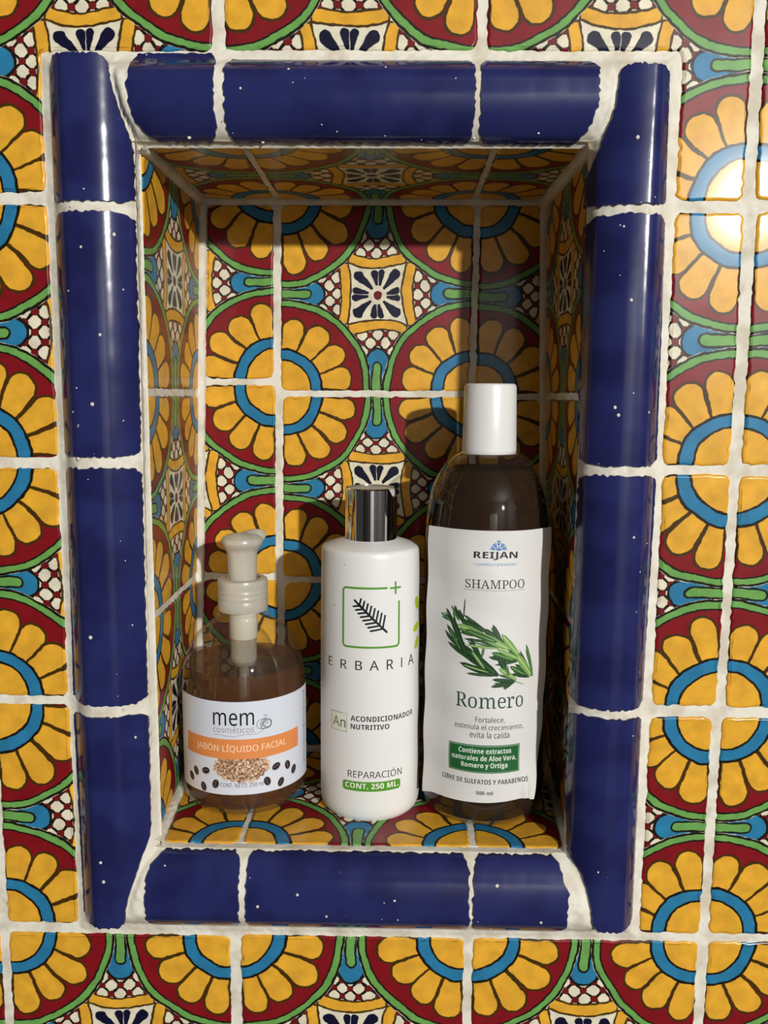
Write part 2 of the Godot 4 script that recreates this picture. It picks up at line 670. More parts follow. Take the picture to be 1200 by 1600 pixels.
# ---------------------------------------------------------------- the scene
func _ready() -> void:
	rng.seed = 20240
	rough_noise = noise(3, 1.0, 3)
	fine_noise = noise(11, 1.0, 2)

	# camera, sky, light, exposure
	var cam := Camera3D.new()
	cam.name = "camera"
	cam.fov = 61.5266
	cam.near = 0.01
	cam.far = 20.0
	cam.transform = Transform3D(Basis(Vector3.UP, 0.0175845607) * Basis(Vector3.RIGHT, -0.136178595) * Basis(Vector3.BACK, 0.00612176798), Vector3(0.177378687, 0.239511819, 0.357086143))
	add_child(cam)
	cam.current = true
	var we := WorldEnvironment.new()
	we.name = "environment"
	var env := Environment.new()
	env.background_mode = Environment.BG_COLOR
	env.background_color = Color(0.05, 0.05, 0.05)
	env.tonemap_mode = Environment.TONE_MAPPER_LINEAR
	env.tonemap_exposure = 1.0
	env.sdfgi_enabled = true
	env.ssao_enabled = true
	env.ssil_enabled = true
	we.environment = env
	add_child(we)
	var lamp_at := Vector3(1.13, 0.775, 2.06)
	var lamp_energy := 5.3
	var lamp_colour := Color(1.0, 0.99, 0.97)
	var room_grey := rgb(50, 50, 52)

	# materials
	for k in 4:
		tile_mats.append(glaze(100 + k * 31, 600))
	var grout := mat(Color.WHITE, 0.85)
	grout.albedo_texture = speckled(rgb(230, 226, 212), rgb(208, 199, 180), 5, 0.012)
	grout.uv1_triplanar = true
	grout.uv1_world_triplanar = true
	grout.uv1_scale = Vector3.ONE * 9.0
	var navy := mat(Color.WHITE, 0.15)
	navy.albedo_texture = speckled(rgb(38, 43, 94), rgb(30, 33, 79), 9, 0.006)
	navy.uv1_scale = Vector3.ONE
	var plaster := mat(room_grey, 0.8)

	left_cut = pairs([0.0040, 0.0570, 0.0180, 0.0592, 0.0280, 0.0624, 0.0440, 0.0680, 0.05, 0.0690, 0.20, 0.0694, 0.3350, 0.0700, 0.3412, 0.0690, 0.3483, 0.0664, 0.3577, 0.0642, 0.3700, 0.0622])
	right_cut = pairs([0.0070, 0.2642, 0.0211, 0.2619, 0.0330, 0.2585, 0.0403, 0.2530, 0.06, 0.2524, 0.2, 0.2526, 0.3180, 0.2518, 0.3250, 0.2516, 0.3379, 0.2556, 0.3495, 0.2596, 0.3650, 0.2608])
	build_room(plaster, lamp_at, lamp_energy, lamp_colour)
	build_wall(grout)
	build_niche(grout)
	build_frame(navy, grout)
	soap_dispenser()
	conditioner_bottle()
	shampoo_bottle()


func speckled(a: Color, b: Color, seed_value: int, freq: float) -> NoiseTexture2D:
	var t := NoiseTexture2D.new()
	t.width = 512
	t.height = 512
	t.seamless = true
	t.noise = noise(seed_value, freq, 5)
	var ramp := Gradient.new()
	ramp.offsets = PackedFloat32Array([0.2, 0.6, 1.0])
	ramp.colors = PackedColorArray([b, a, a])
	t.color_ramp = ramp
	return t


func build_room(plaster: Material, lamp_at: Vector3, energy: float, colour: Color) -> void:
	var lo := Vector3(-1.5, -1.35, 0.0)
	var hi := Vector3(1.7, 1.2, 2.6)
	var th := 0.1
	for w in [
		["wall_rear", Vector3(lo.x - th, lo.y - th, hi.z), Vector3(hi.x + th, hi.y + th, hi.z + th), "plain plastered room wall behind the camera, facing the niche"],
		["wall_room_left", Vector3(lo.x - th, lo.y - th, lo.z - 0.14), Vector3(lo.x, hi.y + th, hi.z), "plain plastered room wall far to the left of the niche"],
		["wall_room_right", Vector3(hi.x, lo.y - th, lo.z - 0.14), Vector3(hi.x + th, hi.y + th, hi.z), "plain plastered room wall far to the right of the niche"],
		["floor_room", Vector3(lo.x, lo.y - th, lo.z), Vector3(hi.x, lo.y, hi.z), "plain room floor far below the niche"],
		["ceiling_room", Vector3(lo.x, hi.y, lo.z), Vector3(hi.x, hi.y + th, hi.z), "plain room ceiling far above the niche"]]:
		var g := Geo.new()
		g.box(w[1], w[2])
		tag(part(w[0], g.mesh(), mat(rgb(88, 88, 90), 0.85) if w[0] == "ceiling_room" else plaster, self), w[3], "floor" if w[0] == "floor_room" else ("ceiling" if w[0] == "ceiling_room" else "wall"), "", "structure")
	var white := mat(rgb(160, 160, 160), 0.5)
	var door := base("door_1", Vector3(0.45, lo.y, hi.z))
	tag(door, "white panelled door in the room wall behind the camera", "door", "", "structure")
	var dg := Geo.new()
	dg.box(Vector3(-0.32, 0.005, -0.03), Vector3(0.32, 2.0, -0.002))
	part("leaf", dg.mesh(), white, door)
	for y in [0.15, 1.05]:
		for x in [-0.27, 0.03]:
			dg = Geo.new()
			dg.box(Vector3(x, y, -0.038), Vector3(x + 0.24, y + 0.78, -0.028))
			part("panel", dg.mesh(), white, door)
	dg = Geo.new()
	dg.tube([Vector3(-0.29, 0.98, -0.03), Vector3(-0.29, 0.98, -0.07), Vector3(-0.25, 0.98, -0.078), Vector3(-0.18, 0.98, -0.078)], [0.011, 0.010, 0.010, 0.009], 16)
	part("handle", dg.mesh(), mat(rgb(190, 188, 182), 0.25, 1.0), door)
	# the lamp that hangs from the ceiling behind the camera
	var lamp := base("pendant_lamp", Vector3(lamp_at.x, hi.y, lamp_at.z))
	tag(lamp, "small bare bulb on a rod hanging from the room ceiling", "lamp")
	var drop := hi.y - lamp_at.y
	var metal := mat(rgb(90, 88, 84), 0.4, 0.8)
	var g := Geo.new()
	g.lathe([Vector2(0.0, -0.02), Vector2(0.035, -0.018), Vector2(0.045, -0.006), Vector2(0.045, 0.0)], 32)
	part("canopy", g.mesh(), metal, lamp)
	g = Geo.new()
	g.tube([Vector3(0, -0.015, 0), Vector3(0, -drop + 0.05, 0)], [0.004, 0.004], 12)
	g.tube([Vector3(0, -drop + 0.065, 0), Vector3(0, -drop + 0.025, 0)], [0.014, 0.017], 20)
	part("rod", g.mesh(), metal, lamp)
	var glow := mat(Color(1, 1, 1), 0.5)
	glow.emission_enabled = true
	glow.emission = colour
	glow.emission_energy_multiplier = 6.0
	g = Geo.new()
	var prof: Array = []
	for k in 17:
		var a := -PI / 2 + PI * k / 16
		prof.append(Vector2(0.032 * cos(a), 0.032 * sin(a)))
	g.lathe(prof, 32, Vector3(0, -drop, 0))
	part("bulb", g.mesh(), glow, lamp)
	var l := OmniLight3D.new()
	l.name = "bulb_light"
	l.light_color = colour
	l.light_energy = energy
	l.light_size = 0.03
	l.omni_range = 12.0
	l.omni_attenuation = 2.0
	l.shadow_enabled = true
	l.position = Vector3(0, -drop, 0)
	lamp.add_child(l)


func build_wall(grout: Material) -> void:
	var g := Geo.new()
	# grout bed over the tiled part, moulded up under the blue frame; open at the niche
	var step := 0.0012
	var x0 := -0.03
	var y0 := -0.06
	var nx := 318
	var ny := 390
	var z := PackedFloat32Array()
	z.resize((nx + 3) * (ny + 3))
	for i in nx + 3:
		for j in ny + 3:
			z[i * (ny + 3) + j] = grout_z(x0 + (i - 1) * step, y0 + (j - 1) * step)
	var inside := PackedByteArray()
	inside.resize((nx + 1) * (ny + 1))
	for i in nx + 1:
		for j in ny + 1:
			var k := (i + 1) * (ny + 3) + j + 1
			var x := x0 + i * step
			var y := y0 + j * step
			var nn := Vector3(-(z[k + ny + 3] - z[k - ny - 3]) / (2 * step), -(z[k + 1] - z[k - 1]) / (2 * step), 1.0).normalized()
			g.add(Vector3(x, y, z[k]), nn)
			inside[i * (ny + 1) + j] = 1 if frame_t(x, y) > 0.995 else 0
	for i in nx:
		for j in ny:
			var a := i * (ny + 1) + j
			if inside[a] + inside[a + 1] + inside[a + ny + 1] + inside[a + ny + 2] < 4:
				g.quad(a, a + 1, a + ny + 2, a + ny + 1)
	# the wall itself, with the hole for the niche
	var t := -0.0028
	var b := -0.16
	var X0 := -1.6
	var X1 := 1.8
	var Y0 := -1.45
	var Y1 := 1.3
	g.box(Vector3(X0, Y0, b), Vector3(0.056, Y1, t))
	g.box(Vector3(0.268, Y0, b), Vector3(X1, Y1, t))
	g.box(Vector3(0.056, Y0, b), Vector3(0.268, 0.028, t))
	g.box(Vector3(0.056, 0.352, b), Vector3(0.268, Y1, t))
	g.box(Vector3(0.056, 0.028, b), Vector3(0.268, 0.352, -0.118))
	var wall := part("wall_front", g.mesh(), grout, self)
	tag(wall, "wall of patterned talavera tiles in cream grout around the blue framed niche", "wall", "", "structure")
	var hole := rect(0.0345, -0.0022, 0.2862, 0.3722)
	var gap := 0.0021
	for i in range(-3, 6):
		for j in range(-3, 7):
			var o := Vector2(rng.randf_range(-1, 1), rng.randf_range(-1, 1)) * 0.0005
			var x0c := i * P + gap + jog(0, i, j)
			var y0c := j * P + gap + jog(1, i, j)
			var x1c := (i + 1) * P - gap + jog(0, i + 1, j)
			var y1c := (j + 1) * P - gap + jog(1, i, j + 1)
			var c := rect(x0c, y0c, x1c, y1c)
			for piece in Geometry2D.clip_polygons(c, hole):
				for k in piece.size():
					piece[k] += o * (0.0 if piece.size() > 4 else 1.0)
				tile(piece, Rect2(x0c, y0c, x1c - x0c, y1c - y0c), lay_wall, wall)


func jog(axis: int, i: int, j: int) -> float:      # how far the tiler's joints wander from the even grid
	if axis == 0:
		return -0.0020 if i == 2 and j >= 3 else (0.0010 if i == 3 and (j == 1 or j == 2) else 0.0)
	if i <= 0:
		return {0: -0.0008, 1: 0.0015, 2: 0.0004, 3: 0.0019}.get(j, 0.0)
	if i >= 2:
		return {1: 0.0, 2: -0.0010, 3: -0.0009}.get(j, 0.0)
	return 0.0


func bed(lay: Callable, u0: float, u1: float, v0: float, v1: float, grout: Material, called: String, label: String, category: String) -> MeshInstance3D:
	var g := Geo.new()
	var nu := int((u1 - u0) / 0.002)
	var nv := int((v1 - v0) / 0.002)
	var pts: Array = []
	for i in nu + 1:
		var row: Array = []
		for j in nv + 1:
			var u := lerpf(u0, u1, float(i) / nu)
			var v := lerpf(v0, v1, float(j) / nv)
			row.append(lay.call(u, v, -0.0008 + rough_noise.get_noise_3d(u * 300.0, v * 300.0, called.length() * 9.0) * 0.0005))
		pts.append(row)
	var up: Vector3 = lay.call(u0, v0, 1.0) - lay.call(u0, v0, 0.0)
	g.grid(pts, [], up)
	# the render coat behind it
	var back: Array = []
	for i in nu + 1:
		var row: Array = []
		for j in nv + 1:
			row.append(lay.call(lerpf(u0, u1, float(i) / nu), lerpf(v0, v1, float(j) / nv), -0.005))
		back.append(row)
	g.grid(back, [], -up)
	var o := part(called, g.mesh(), grout, self)
	tag(o, label, category, "", "structure")
	return o


func fillet(a: Callable, nn0: Vector3, n_pts: int, parent: Node, grout: Material) -> void:
	# a strip of grout smeared into a corner: a.call(t, s) gives the point at t along and s across (0..1)
	var g := Geo.new()
	var pts: Array = []
	for i in n_pts + 1:
		var row: Array = []
		for k in 5:
			var t := float(i) / n_pts
			var wob := rough_noise.get_noise_2d(t * 60.0, nn0.x * 31.0 + nn0.y * 17.0 + nn0.z * 7.0 + k * 0.4) * 0.0007
			row.append(a.call(t, k / 4.0) + nn0 * (wob + (0.0006 if k == 2 else (0.0003 if k == 1 or k == 3 else -0.0009))))
		pts.append(row)
	g.grid(pts, [], nn0)
	part("grout_fillet", g.mesh(), grout, parent)


func build_niche(grout: Material) -> void:
	var back := bed(lay_back, 0.060, 0.264, 0.036, 0.342, grout, "wall_back", "back wall of the niche, patterned sunflower tiles behind the three bottles", "wall")
	var left := bed(lay_left, 0.0, DEPTH + 0.002, 0.036, 0.342, grout, "wall_left", "left side wall of the niche, patterned tiles in full light", "wall")
	var right := bed(lay_right, 0.0, DEPTH + 0.002, 0.036, 0.342, grout, "wall_right", "right side wall of the niche, patterned tiles in shadow", "wall")
	var low := bed(lay_floor, 0.060, 0.264, 0.0, DEPTH + 0.002, grout, "floor", "shelf floor of the niche, patterned tiles under the bottles", "floor")
	var top := bed(lay_ceiling, 0.066, 0.260, 0.0, DEPTH + 0.002, grout, "ceiling", "ceiling of the niche, patterned tiles in deep shadow", "ceiling")
	var g := 0.0016
	# back wall: a narrow strip, a full column, another strip
	var lim := PackedVector2Array([Vector2(0.0668, 0.0425), Vector2(0.2575, 0.0425), Vector2(0.2492, 0.3365), Vector2(0.0758, 0.3365)])
	for col in [[0.0072, 0.1108, 0.2456, 0.1394, 0.0], [0.1148, 0.2152, 0.2396, 0.1380, 0.0], [0.2184, 0.3200, 0.2385, 0.1372, 0.0]]:
		for r in [[col[3] - 0.104, col[3]], [col[3], col[2]], [col[2], col[2] + 0.104]]:
			var lean := 0.0010
			var c := PackedVector2Array([Vector2(col[0] - lean, r[0] + g), Vector2(col[1] - lean, r[0] + g), Vector2(col[1], r[1] - g), Vector2(col[0], r[1] - g)])
			tile(in_quad(c, lim), Rect2(col[0], r[0] + g, col[1] - col[0], r[1] - r[0] - 2 * g), lay_back, back)
	var side := rect(0.0060, 0.0425, 0.1030, 0.3355)
	for s in [[lay_left, left, 0.2396, 0.1420, 0.1402], [lay_right, right, 0.2390, 0.1390, 0.1368]]:
		for r in [[s[3] - 0.104, s[4] - 0.104, s[3], s[4]], [s[3], s[4], s[2], s[2]], [s[2], s[2], s[2] + 0.104, s[2] + 0.104]]:
			var c := PackedVector2Array([Vector2(0.0015, r[0] + g), Vector2(0.1045, r[1] + g), Vector2(0.1045, r[3] - g), Vector2(0.0015, r[2] - g)])
			tile(in_quad(c, side), Rect2(0.0015, r[1] + g, 0.103, r[3] - r[1] - 2 * g), s[0], s[1])
	var edge := PackedVector2Array([Vector2(0.0728, 0.0035), Vector2(0.2518, 0.0035), Vector2(0.2570, 0.1035), Vector2(0.0662, 0.1035)])
	for c in [[0.0030, 0.1062], [0.1084, 0.2106], [0.2132, 0.3160]]:
		tile(in_quad(rect(c[0], 0.0016, c[1], 0.1040), edge), Rect2(c[0], 0.0016, c[1] - c[0], 0.1024), lay_floor, low)
	edge = PackedVector2Array([Vector2(0.0752, 0.005), Vector2(0.2500, 0.005), Vector2(0.2482, 0.1035), Vector2(0.0765, 0.1035)])
	for c in [[0.0092, 0.1118], [0.1146, 0.2138], [0.2164, 0.3190]]:
		tile(in_quad(rect(c[0], 0.0016, c[1], 0.1040), edge), Rect2(c[0], 0.0016, c[1] - c[0], 0.1024), lay_ceiling, top)
	# grout smeared into the corners
	fillet(func(t: float, s: float) -> Vector3:
		var y := lerpf(0.040, 0.338, t)
		return lay_left(DEPTH - 0.0032, y, 0.0).lerp(lay_back(left_x(y, DEPTH) + 0.0038, y, 0.0), s), Vector3(0.7, 0, 0.7), 140, back, grout)
	fillet(func(t: float, s: float) -> Vector3:
		var y := lerpf(0.040, 0.338, t)
		return lay_right(DEPTH - 0.0032, y, 0.0).lerp(lay_back(right_x(y, DEPTH) - 0.0034, y, 0.0), s), Vector3(-0.7, 0, 0.7), 140, back, grout)
	fillet(func(t: float, s: float) -> Vector3:
		var u := lerpf(0.066, 0.258, t)
		return lay_floor(u, DEPTH - 0.003, 0.0).lerp(lay_back(u, FLOOR_Y + 0.003, 0.0), s), Vector3(0, 0.7, 0.7), 90, back, grout)
	fillet(func(t: float, s: float) -> Vector3:
		var u := lerpf(0.072, 0.252, t)
		return lay_ceiling(u, DEPTH - 0.003, 0.0).lerp(lay_back(u, 0.3358, 0.0), s), Vector3(0, -0.7, 0.7), 90, back, grout)
	for s in [[0, left], [1, right]]:
		for e in [0, 1]:
			var which: int = s[0]
			fillet(func(t: float, q: float) -> Vector3:
				var a := lerpf(0.0, DEPTH - 0.001, t)
				var y := 0.0432 if e == 0 else 0.3348
				var wall_pt: Vector3 = lay_left(a, y, 0.0) if which == 0 else lay_right(a, y, 0.0)
				var x := (left_x(0.04 if e == 0 else 0.338, a) + 0.0034) if which == 0 else (right_x(0.04 if e == 0 else 0.338, a) - 0.0034)
				var flat_pt: Vector3 = lay_floor(x, a, 0.0) if e == 0 else lay_ceiling(x, a, 0.0)
				return wall_pt.lerp(flat_pt, q), Vector3(0.7 if which == 0 else -0.7, 0.7 if e == 0 else -0.7, 0), 60, s[1], grout)


func pairs(list: Array) -> Array:
	var r: Array = []
	for k in range(0, list.size(), 2):
		r.append(Vector2(list[k], list[k + 1]))
	return r


func build_frame(navy: Material, grout: Material) -> void:
	var V := pairs
	var left := base("trim_1")
	tag(left, "left upright of the niche frame, glossy cobalt blue rounded trim tiles", "trim", "", "structure")
	var lo: Array = V.call([0.0, 0.0374, 0.1, 0.0366, 0.2, 0.0386, 0.31, 0.0394, 0.36, 0.0402])
	var li := left_cut
	for s in [[0.0060, 0.1024], [0.1078, 0.2084], [0.2134, 0.3099], [0.3142, 0.3685]]:
		trim_piece(true, [Vector2(0, s[0])], [Vector2(0, s[1])], lo, li, FRAME_OUT[0], FRAME_IN[0], left, navy)
	var right := base("trim_2")
	tag(right, "right upright of the niche frame, glossy cobalt blue rounded trim tiles", "trim", "", "structure")
	var ro: Array = V.call([0.0, 0.2822, 0.1, 0.2818, 0.2, 0.2836, 0.27, 0.2826, 0.31, 0.2814, 0.36, 0.2800])
	var ri := right_cut
	for s in [[0.0080, 0.1044], [0.1086, 0.2070], [0.2114, 0.3095], [0.3133, 0.3642]]:
		trim_piece(true, [Vector2(0, s[0])], [Vector2(0, s[1])], ro, ri, FRAME_OUT[2], FRAME_IN[2], right, navy)
	var top := base("trim_3")
	tag(top, "top bar of the niche frame, glossy cobalt blue rounded trim tiles", "trim", "", "structure")
	var to: Array = V.call([0.07, 0.3702, 0.12, 0.3684, 0.25, 0.3672])
	var ti: Array = V.call([0.07, 0.3388, 0.25, 0.3382])
	trim_piece(false, V.call([0.338, 0.0782, 0.344, 0.0735, 0.352, 0.0716, 0.37, 0.0716]), [Vector2(0, 0.1044)], [Vector2(0, 0.3716)], ti, FRAME_OUT[3], FRAME_IN[3], top, navy)
	trim_piece(false, [Vector2(0, 0.1088)], [Vector2(0, 0.2050)], to, ti, FRAME_OUT[3], FRAME_IN[3], top, navy)
	trim_piece(false, [Vector2(0, 0.2077)], V.call([0.338, 0.2475, 0.346, 0.2512, 0.352, 0.2523, 0.368, 0.2523]), to, ti, FRAME_OUT[3], FRAME_IN[3], top, navy)
	var low := base("trim_4")
	tag(low, "bottom bar of the niche frame, glossy cobalt blue rounded trim tiles", "trim", "", "structure")
	var bo: Array = [Vector2(0, 0.0040)]
	var bi: Array = [Vector2(0, 0.0376)]
	trim_piece(false, V.call([0.004, 0.0678, 0.026, 0.0676, 0.033, 0.0692, 0.038, 0.0722]), [Vector2(0, 0.1083)], bo, bi, FRAME_OUT[1], FRAME_IN[1], low, navy)
	trim_piece(false, [Vector2(0, 0.1119)], [Vector2(0, 0.2092)], bo, bi, FRAME_OUT[1], FRAME_IN[1], low, navy)
	trim_piece(false, [Vector2(0, 0.2115)], V.call([0.004, 0.2514, 0.0255, 0.2522, 0.030, 0.2498, 0.037, 0.2488]), bo, bi, FRAME_OUT[1], FRAME_IN[1], low, navy)
	specks([Rect2(0.040, 0.02, 0.026, 0.32)], 26, left, grout)
	specks([Rect2(0.256, 0.03, 0.024, 0.31)], 22, right, grout)
	specks([Rect2(0.08, 0.342, 0.165, 0.024), Rect2(0.08, 0.3385, 0.165, 0.003)], 16, top, grout)
	specks([Rect2(0.075, 0.006, 0.170, 0.028)], 16, low, grout)


# a piece of paper on a round bottle: s in millimetres along the arc, y in millimetres of world height; edge(y, 0 or 1) gives its two sides, lift its distance off the bottle
func wrap_label(axis: Vector3, radius: float, lo: Callable, hi: Callable, edge: Callable, lift: Callable, tex: Texture2D, pr: Print) -> ArrayMesh:
	var g := Geo.new()
	var nu := 72
	var nv := 48
	var front: Array = []
	var rear: Array = []
	var uvs: Array = []
	var w := float(pr.img.get_width()) / pr.k
	var hgt := float(pr.img.get_height()) / pr.k
	for i in nu + 1:
		var a: Array = []
		var b: Array = []
		var t: Array = []
		for j in nv + 1:
			var u := float(i) / nu
			var v := float(j) / nv
			var s := lerpf(edge.call(100.0, 0), edge.call(100.0, 1), u)
			var y := lerpf(lo.call(s), hi.call(s), v)
			s = lerpf(edge.call(y, 0), edge.call(y, 1), u)
			y = lerpf(lo.call(s), hi.call(s), v)
			var th := s / 1000.0 / radius
			var r: float = radius + lift.call(s, y)
			a.append(axis + Vector3(sin(th) * r, y / 1000.0 - axis.y, cos(th) * r))
			b.append(axis + Vector3(sin(th) * (r - 0.00012), y / 1000.0 - axis.y, cos(th) * (r - 0.00012)))
			t.append(Vector2((s - pr.s0) / w, (pr.y1 - y) / hgt))
		front.append(a)
		rear.append(b)
		uvs.append(t)
	g.grid(front, uvs, Vector3(0, 0, 1))
	g.grid(rear, uvs, Vector3(0, 0, -1))
	return g.mesh()


func shift(g: Geo, by: Vector3) -> ArrayMesh:
	for k in g.v.size():
		g.v[k] -= by
	return g.mesh()


func paper(tex: Texture2D, rough := 0.45) -> StandardMaterial3D:
	var m := mat(Color.WHITE, rough)
	m.albedo_texture = tex
	m.texture_repeat = false
	return m


func clear_shell(tint: Color, alpha: float) -> StandardMaterial3D:
	var m := mat(Color(tint, alpha), 0.04)
	m.transparency = BaseMaterial3D.TRANSPARENCY_ALPHA
	return m


func liquid(tint: Color, thick: float) -> StandardMaterial3D:
	var m := mat(Color(tint, thick), 0.32)
	m.specular_mode = BaseMaterial3D.SPECULAR_DISABLED
	m.transparency = BaseMaterial3D.TRANSPARENCY_ALPHA
	return m


func frosted(tint: Color, alpha: float, rough: float) -> StandardMaterial3D:
	var m := mat(Color(tint, alpha), rough)
	m.refraction_enabled = true
	m.refraction_scale = 0.045
	return m


func soap_dispenser() -> void:
	var at := Vector3(0.1011, FLOOR_Y, -0.0545)
	var o := base("soap_dispenser", at)
	tag(o, "squat clear pump dispenser of amber face soap with orange banded label, leftmost in the niche", "soap dispenser")
	var f := FLOOR_Y
	var outer: Array = []
	for p in [[0.0, 0.0006], [0.020, 0.0006], [0.0255, 0.0], [0.0280, 0.0012], [0.0298, 0.0040], [0.0304, 0.0080], [0.0305, 0.030], [0.0305, 0.0585], [0.0300, 0.0630], [0.0290, 0.0690], [0.0275, 0.0742], [0.0254, 0.0785], [0.0230, 0.0820], [0.0205, 0.0846], [0.0178, 0.0870], [0.0152, 0.0888], [0.0134, 0.0900], [0.0128, 0.0910], [0.0126, 0.0925], [0.0106, 0.0930], [0.0106, 0.1000]]:
		outer.append(Vector2(p[0], p[1]))
	var g := Geo.new()
	g.lathe(outer, 96)
	part("body", g.mesh(), clear_shell(rgb(205, 195, 170), 0.025), o)
	var level := 0.0690
	var inner: Array = [Vector2(0.0, 0.0022), Vector2(0.0240, 0.0020), Vector2(0.0272, 0.0032), Vector2(0.0290, 0.0060), Vector2(0.0294, 0.0100), Vector2(0.0294, 0.0585), Vector2(0.0289, 0.0630), Vector2(0.0281, 0.0675), Vector2(0.0284, level)]
	g = Geo.new()
	g.lathe(inner, 96)
	var soap := part("liquid", g.mesh(), liquid(rgb(84, 44, 15), 0.66), o)
	g = Geo.new()
	g.lathe([Vector2(0.0284, level), Vector2(0.0270, level - 0.0004), Vector2(0.0, level - 0.0004)], 96)
	part("liquid_surface", g.mesh(), liquid(rgb(110, 70, 34), 0.3), soap)
	# threaded collar with rings
	var plastic := frosted(rgb(230, 226, 214), 0.5, 0.3)
	var prof: Array = [Vector2(0.0108, 0.0945), Vector2(0.0118, 0.0942), Vector2(0.0122, 0.0952)]
	for k in 3:
		var y := 0.1000 + k * 0.0026
		prof.append_array([Vector2(0.0122, y - 0.0010), Vector2(0.01195, y - 0.0004), Vector2(0.01195, y + 0.0004), Vector2(0.0122, y + 0.0010)])
	prof.append_array([Vector2(0.0122, 0.1085), Vector2(0.0119, 0.1096), Vector2(0.0112, 0.1100), Vector2(0.0086, 0.1100)])
	g = Geo.new()
	g.lathe(prof, 64)
	part("collar", g.mesh(), plastic, o)
	# head: stem, domed cap and a short spout turned to the back
	var head: Array = [Vector2(0.0068, 0.1080), Vector2(0.0070, 0.1160), Vector2(0.0072, 0.1215), Vector2(0.0078, 0.1238), Vector2(0.0092, 0.1258), Vector2(0.0101, 0.1272), Vector2(0.0102, 0.1284), Vector2(0.0096, 0.1298), Vector2(0.0074, 0.1311), Vector2(0.0040, 0.1318), Vector2(0.0, 0.1320)]
	g = Geo.new()
	g.lathe(head, 64)
	part("pump_head", g.mesh(), plastic, o)
	var d := Vector3(0.62, 0.10, -0.78).normalized()
	g = Geo.new()
	g.tube([Vector3(0, 0.1282, 0) + d * 0.003, Vector3(0, 0.1288, 0) + d * 0.008, Vector3(0, 0.1285, 0) + d * 0.0115, Vector3(0, 0.1278, 0) + d * 0.013], [0.0042, 0.0036, 0.0030, 0.0028], 20)
	part("spout", g.mesh(), plastic, o)
	g = Geo.new()
	g.lathe([Vector2(0.0066, 0.0800), Vector2(0.0070, 0.0806), Vector2(0.0070, 0.0940), Vector2(0.0066, 0.0945)], 48)
	part("plug", g.mesh(), mat(rgb(214, 206, 186), 0.4), o)
	g = Geo.new()
	g.lathe([Vector2(0.0, 0.0655), Vector2(0.0045, 0.0660), Vector2(0.0062, 0.0680), Vector2(0.0064, 0.0700), Vector2(0.0064, 0.0800)], 48)
	g.tube([Vector3(0, 0.0665, 0), Vector3(0.001, 0.030, 0.001), Vector3(0.003, 0.006, 0.002)], [0.0024, 0.0024, 0.0024], 16)
	part("dip_tube", g.mesh(), frosted(rgb(214, 206, 186), 0.35, 0.25), o)
	# label
	var ink := rgb(24, 26, 36)
	var grey := rgb(150, 150, 158)
	var orange := rgb(226, 140, 78)
	var pr := Print.new(-36, 48, 48, 100, 18, rgb(216, 221, 232))
	pr.text("mem", "Droid Sans", 400, -9.6, 9.8, 86.4, 92.7, ink)
	pr.text("cosméticos", "Droid Sans", 400, -9.6, 9.7, 82.9, 86.0, grey)
	pr.stroke([Vector2(-9.3, 81.8), Vector2(-6, 81.9), Vector2(-3, 81.4), Vector2(0, 81.2), Vector2(3, 81.8), Vector2(6, 82.2), Vector2(9, 82.0), Vector2(12, 82.2), Vector2(13.6, 83.0), Vector2(14.2, 84.2)], 0.22, grey)
	for k in 3:
		var ring: Array = []
		for i in 25:
			var a := TAU * i / 24
			ring.append(Vector2(14.6 + k * 0.7, 86.4) + Vector2(cos(a) * (3.6 - k * 0.9), sin(a) * (2.6 - 0.3 * k)).rotated(0.4 * k) + Vector2(0, 0.25 * sin(3.0 * a + k)))
		pr.stroke(ring, 0.22, rgb(70, 70, 80))
	pr.stroke([Vector2(13.0, 84.6), Vector2(14.0, 87.4), Vector2(15.4, 86.8), Vector2(14.8, 84.8), Vector2(13.2, 86.4), Vector2(15.6, 88.2), Vector2(16.6, 86.2)], 0.2, ink)
	pr.stroke([Vector2(13.6, 88.6), Vector2(15.2, 89.4), Vector2(15.9, 90.5), Vector2(14.4, 90.7)], 0.2, ink)
	var r := RandomNumberGenerator.new()
	r.seed = 5
	for k in 420:                                   # heap of pale seeds
		var a := r.randf() * TAU
		var q := sqrt(r.randf())
		var c := Vector2(3.6 + cos(a) * q * 13.2, 66.2 + sin(a) * q * 7.2)
		if c.y > 71.5:
			continue
		var tone := r.randf()
		pr.blob(c + Vector2(0.15, -0.2), 1.25, 0.75, r.randf() * PI, rgb(120, 84, 62) if q < 0.92 else rgb(214, 198, 188))
		pr.blob(c, 1.1 * r.randf_range(0.7, 1.1), 0.62, r.randf() * PI, Color(0.72 + 0.2 * tone, 0.58 + 0.2 * tone, 0.46 + 0.2 * tone))
	pr.poly([Vector2(-27.2, 79.9), Vector2(35.1, 79.7), Vector2(35.0, 70.0), Vector2(-27.4, 70.2)], orange)
	pr.text("JABÓN LÍQUIDO FACIAL", "Droid Sans", 400, -19.8, 26.2, 72.9, 77.6, rgb(255, 226, 196))
	for b in [[-24.2, 58.0, 2.1], [-20.6, 61.6, 1.9], [-14.3, 63.1, 0.3], [-15.8, 54.9, 1.8], [-9.0, 57.4, 1.2], [20.4, 64.2, 0.4], [27.0, 63.0, 1.8], [31.2, 59.4, 1.2], [15.7, 57.9, 1.9], [22.9, 55.7, 1.1]]:
		var c := Vector2(b[0], b[1])
		pr.blob(c + Vector2(0.3, -0.5), 2.4, 1.8, b[2], rgb(206, 206, 212))
		pr.blob(c, 2.3, 1.65, b[2], rgb(44, 34, 36))
		pr.stroke([c - Vector2(1.6, 0).rotated(b[2]), c + Vector2(0, 0.25).rotated(b[2]), c + Vector2(1.6, 0).rotated(b[2])], 0.32, rgb(120, 104, 104))
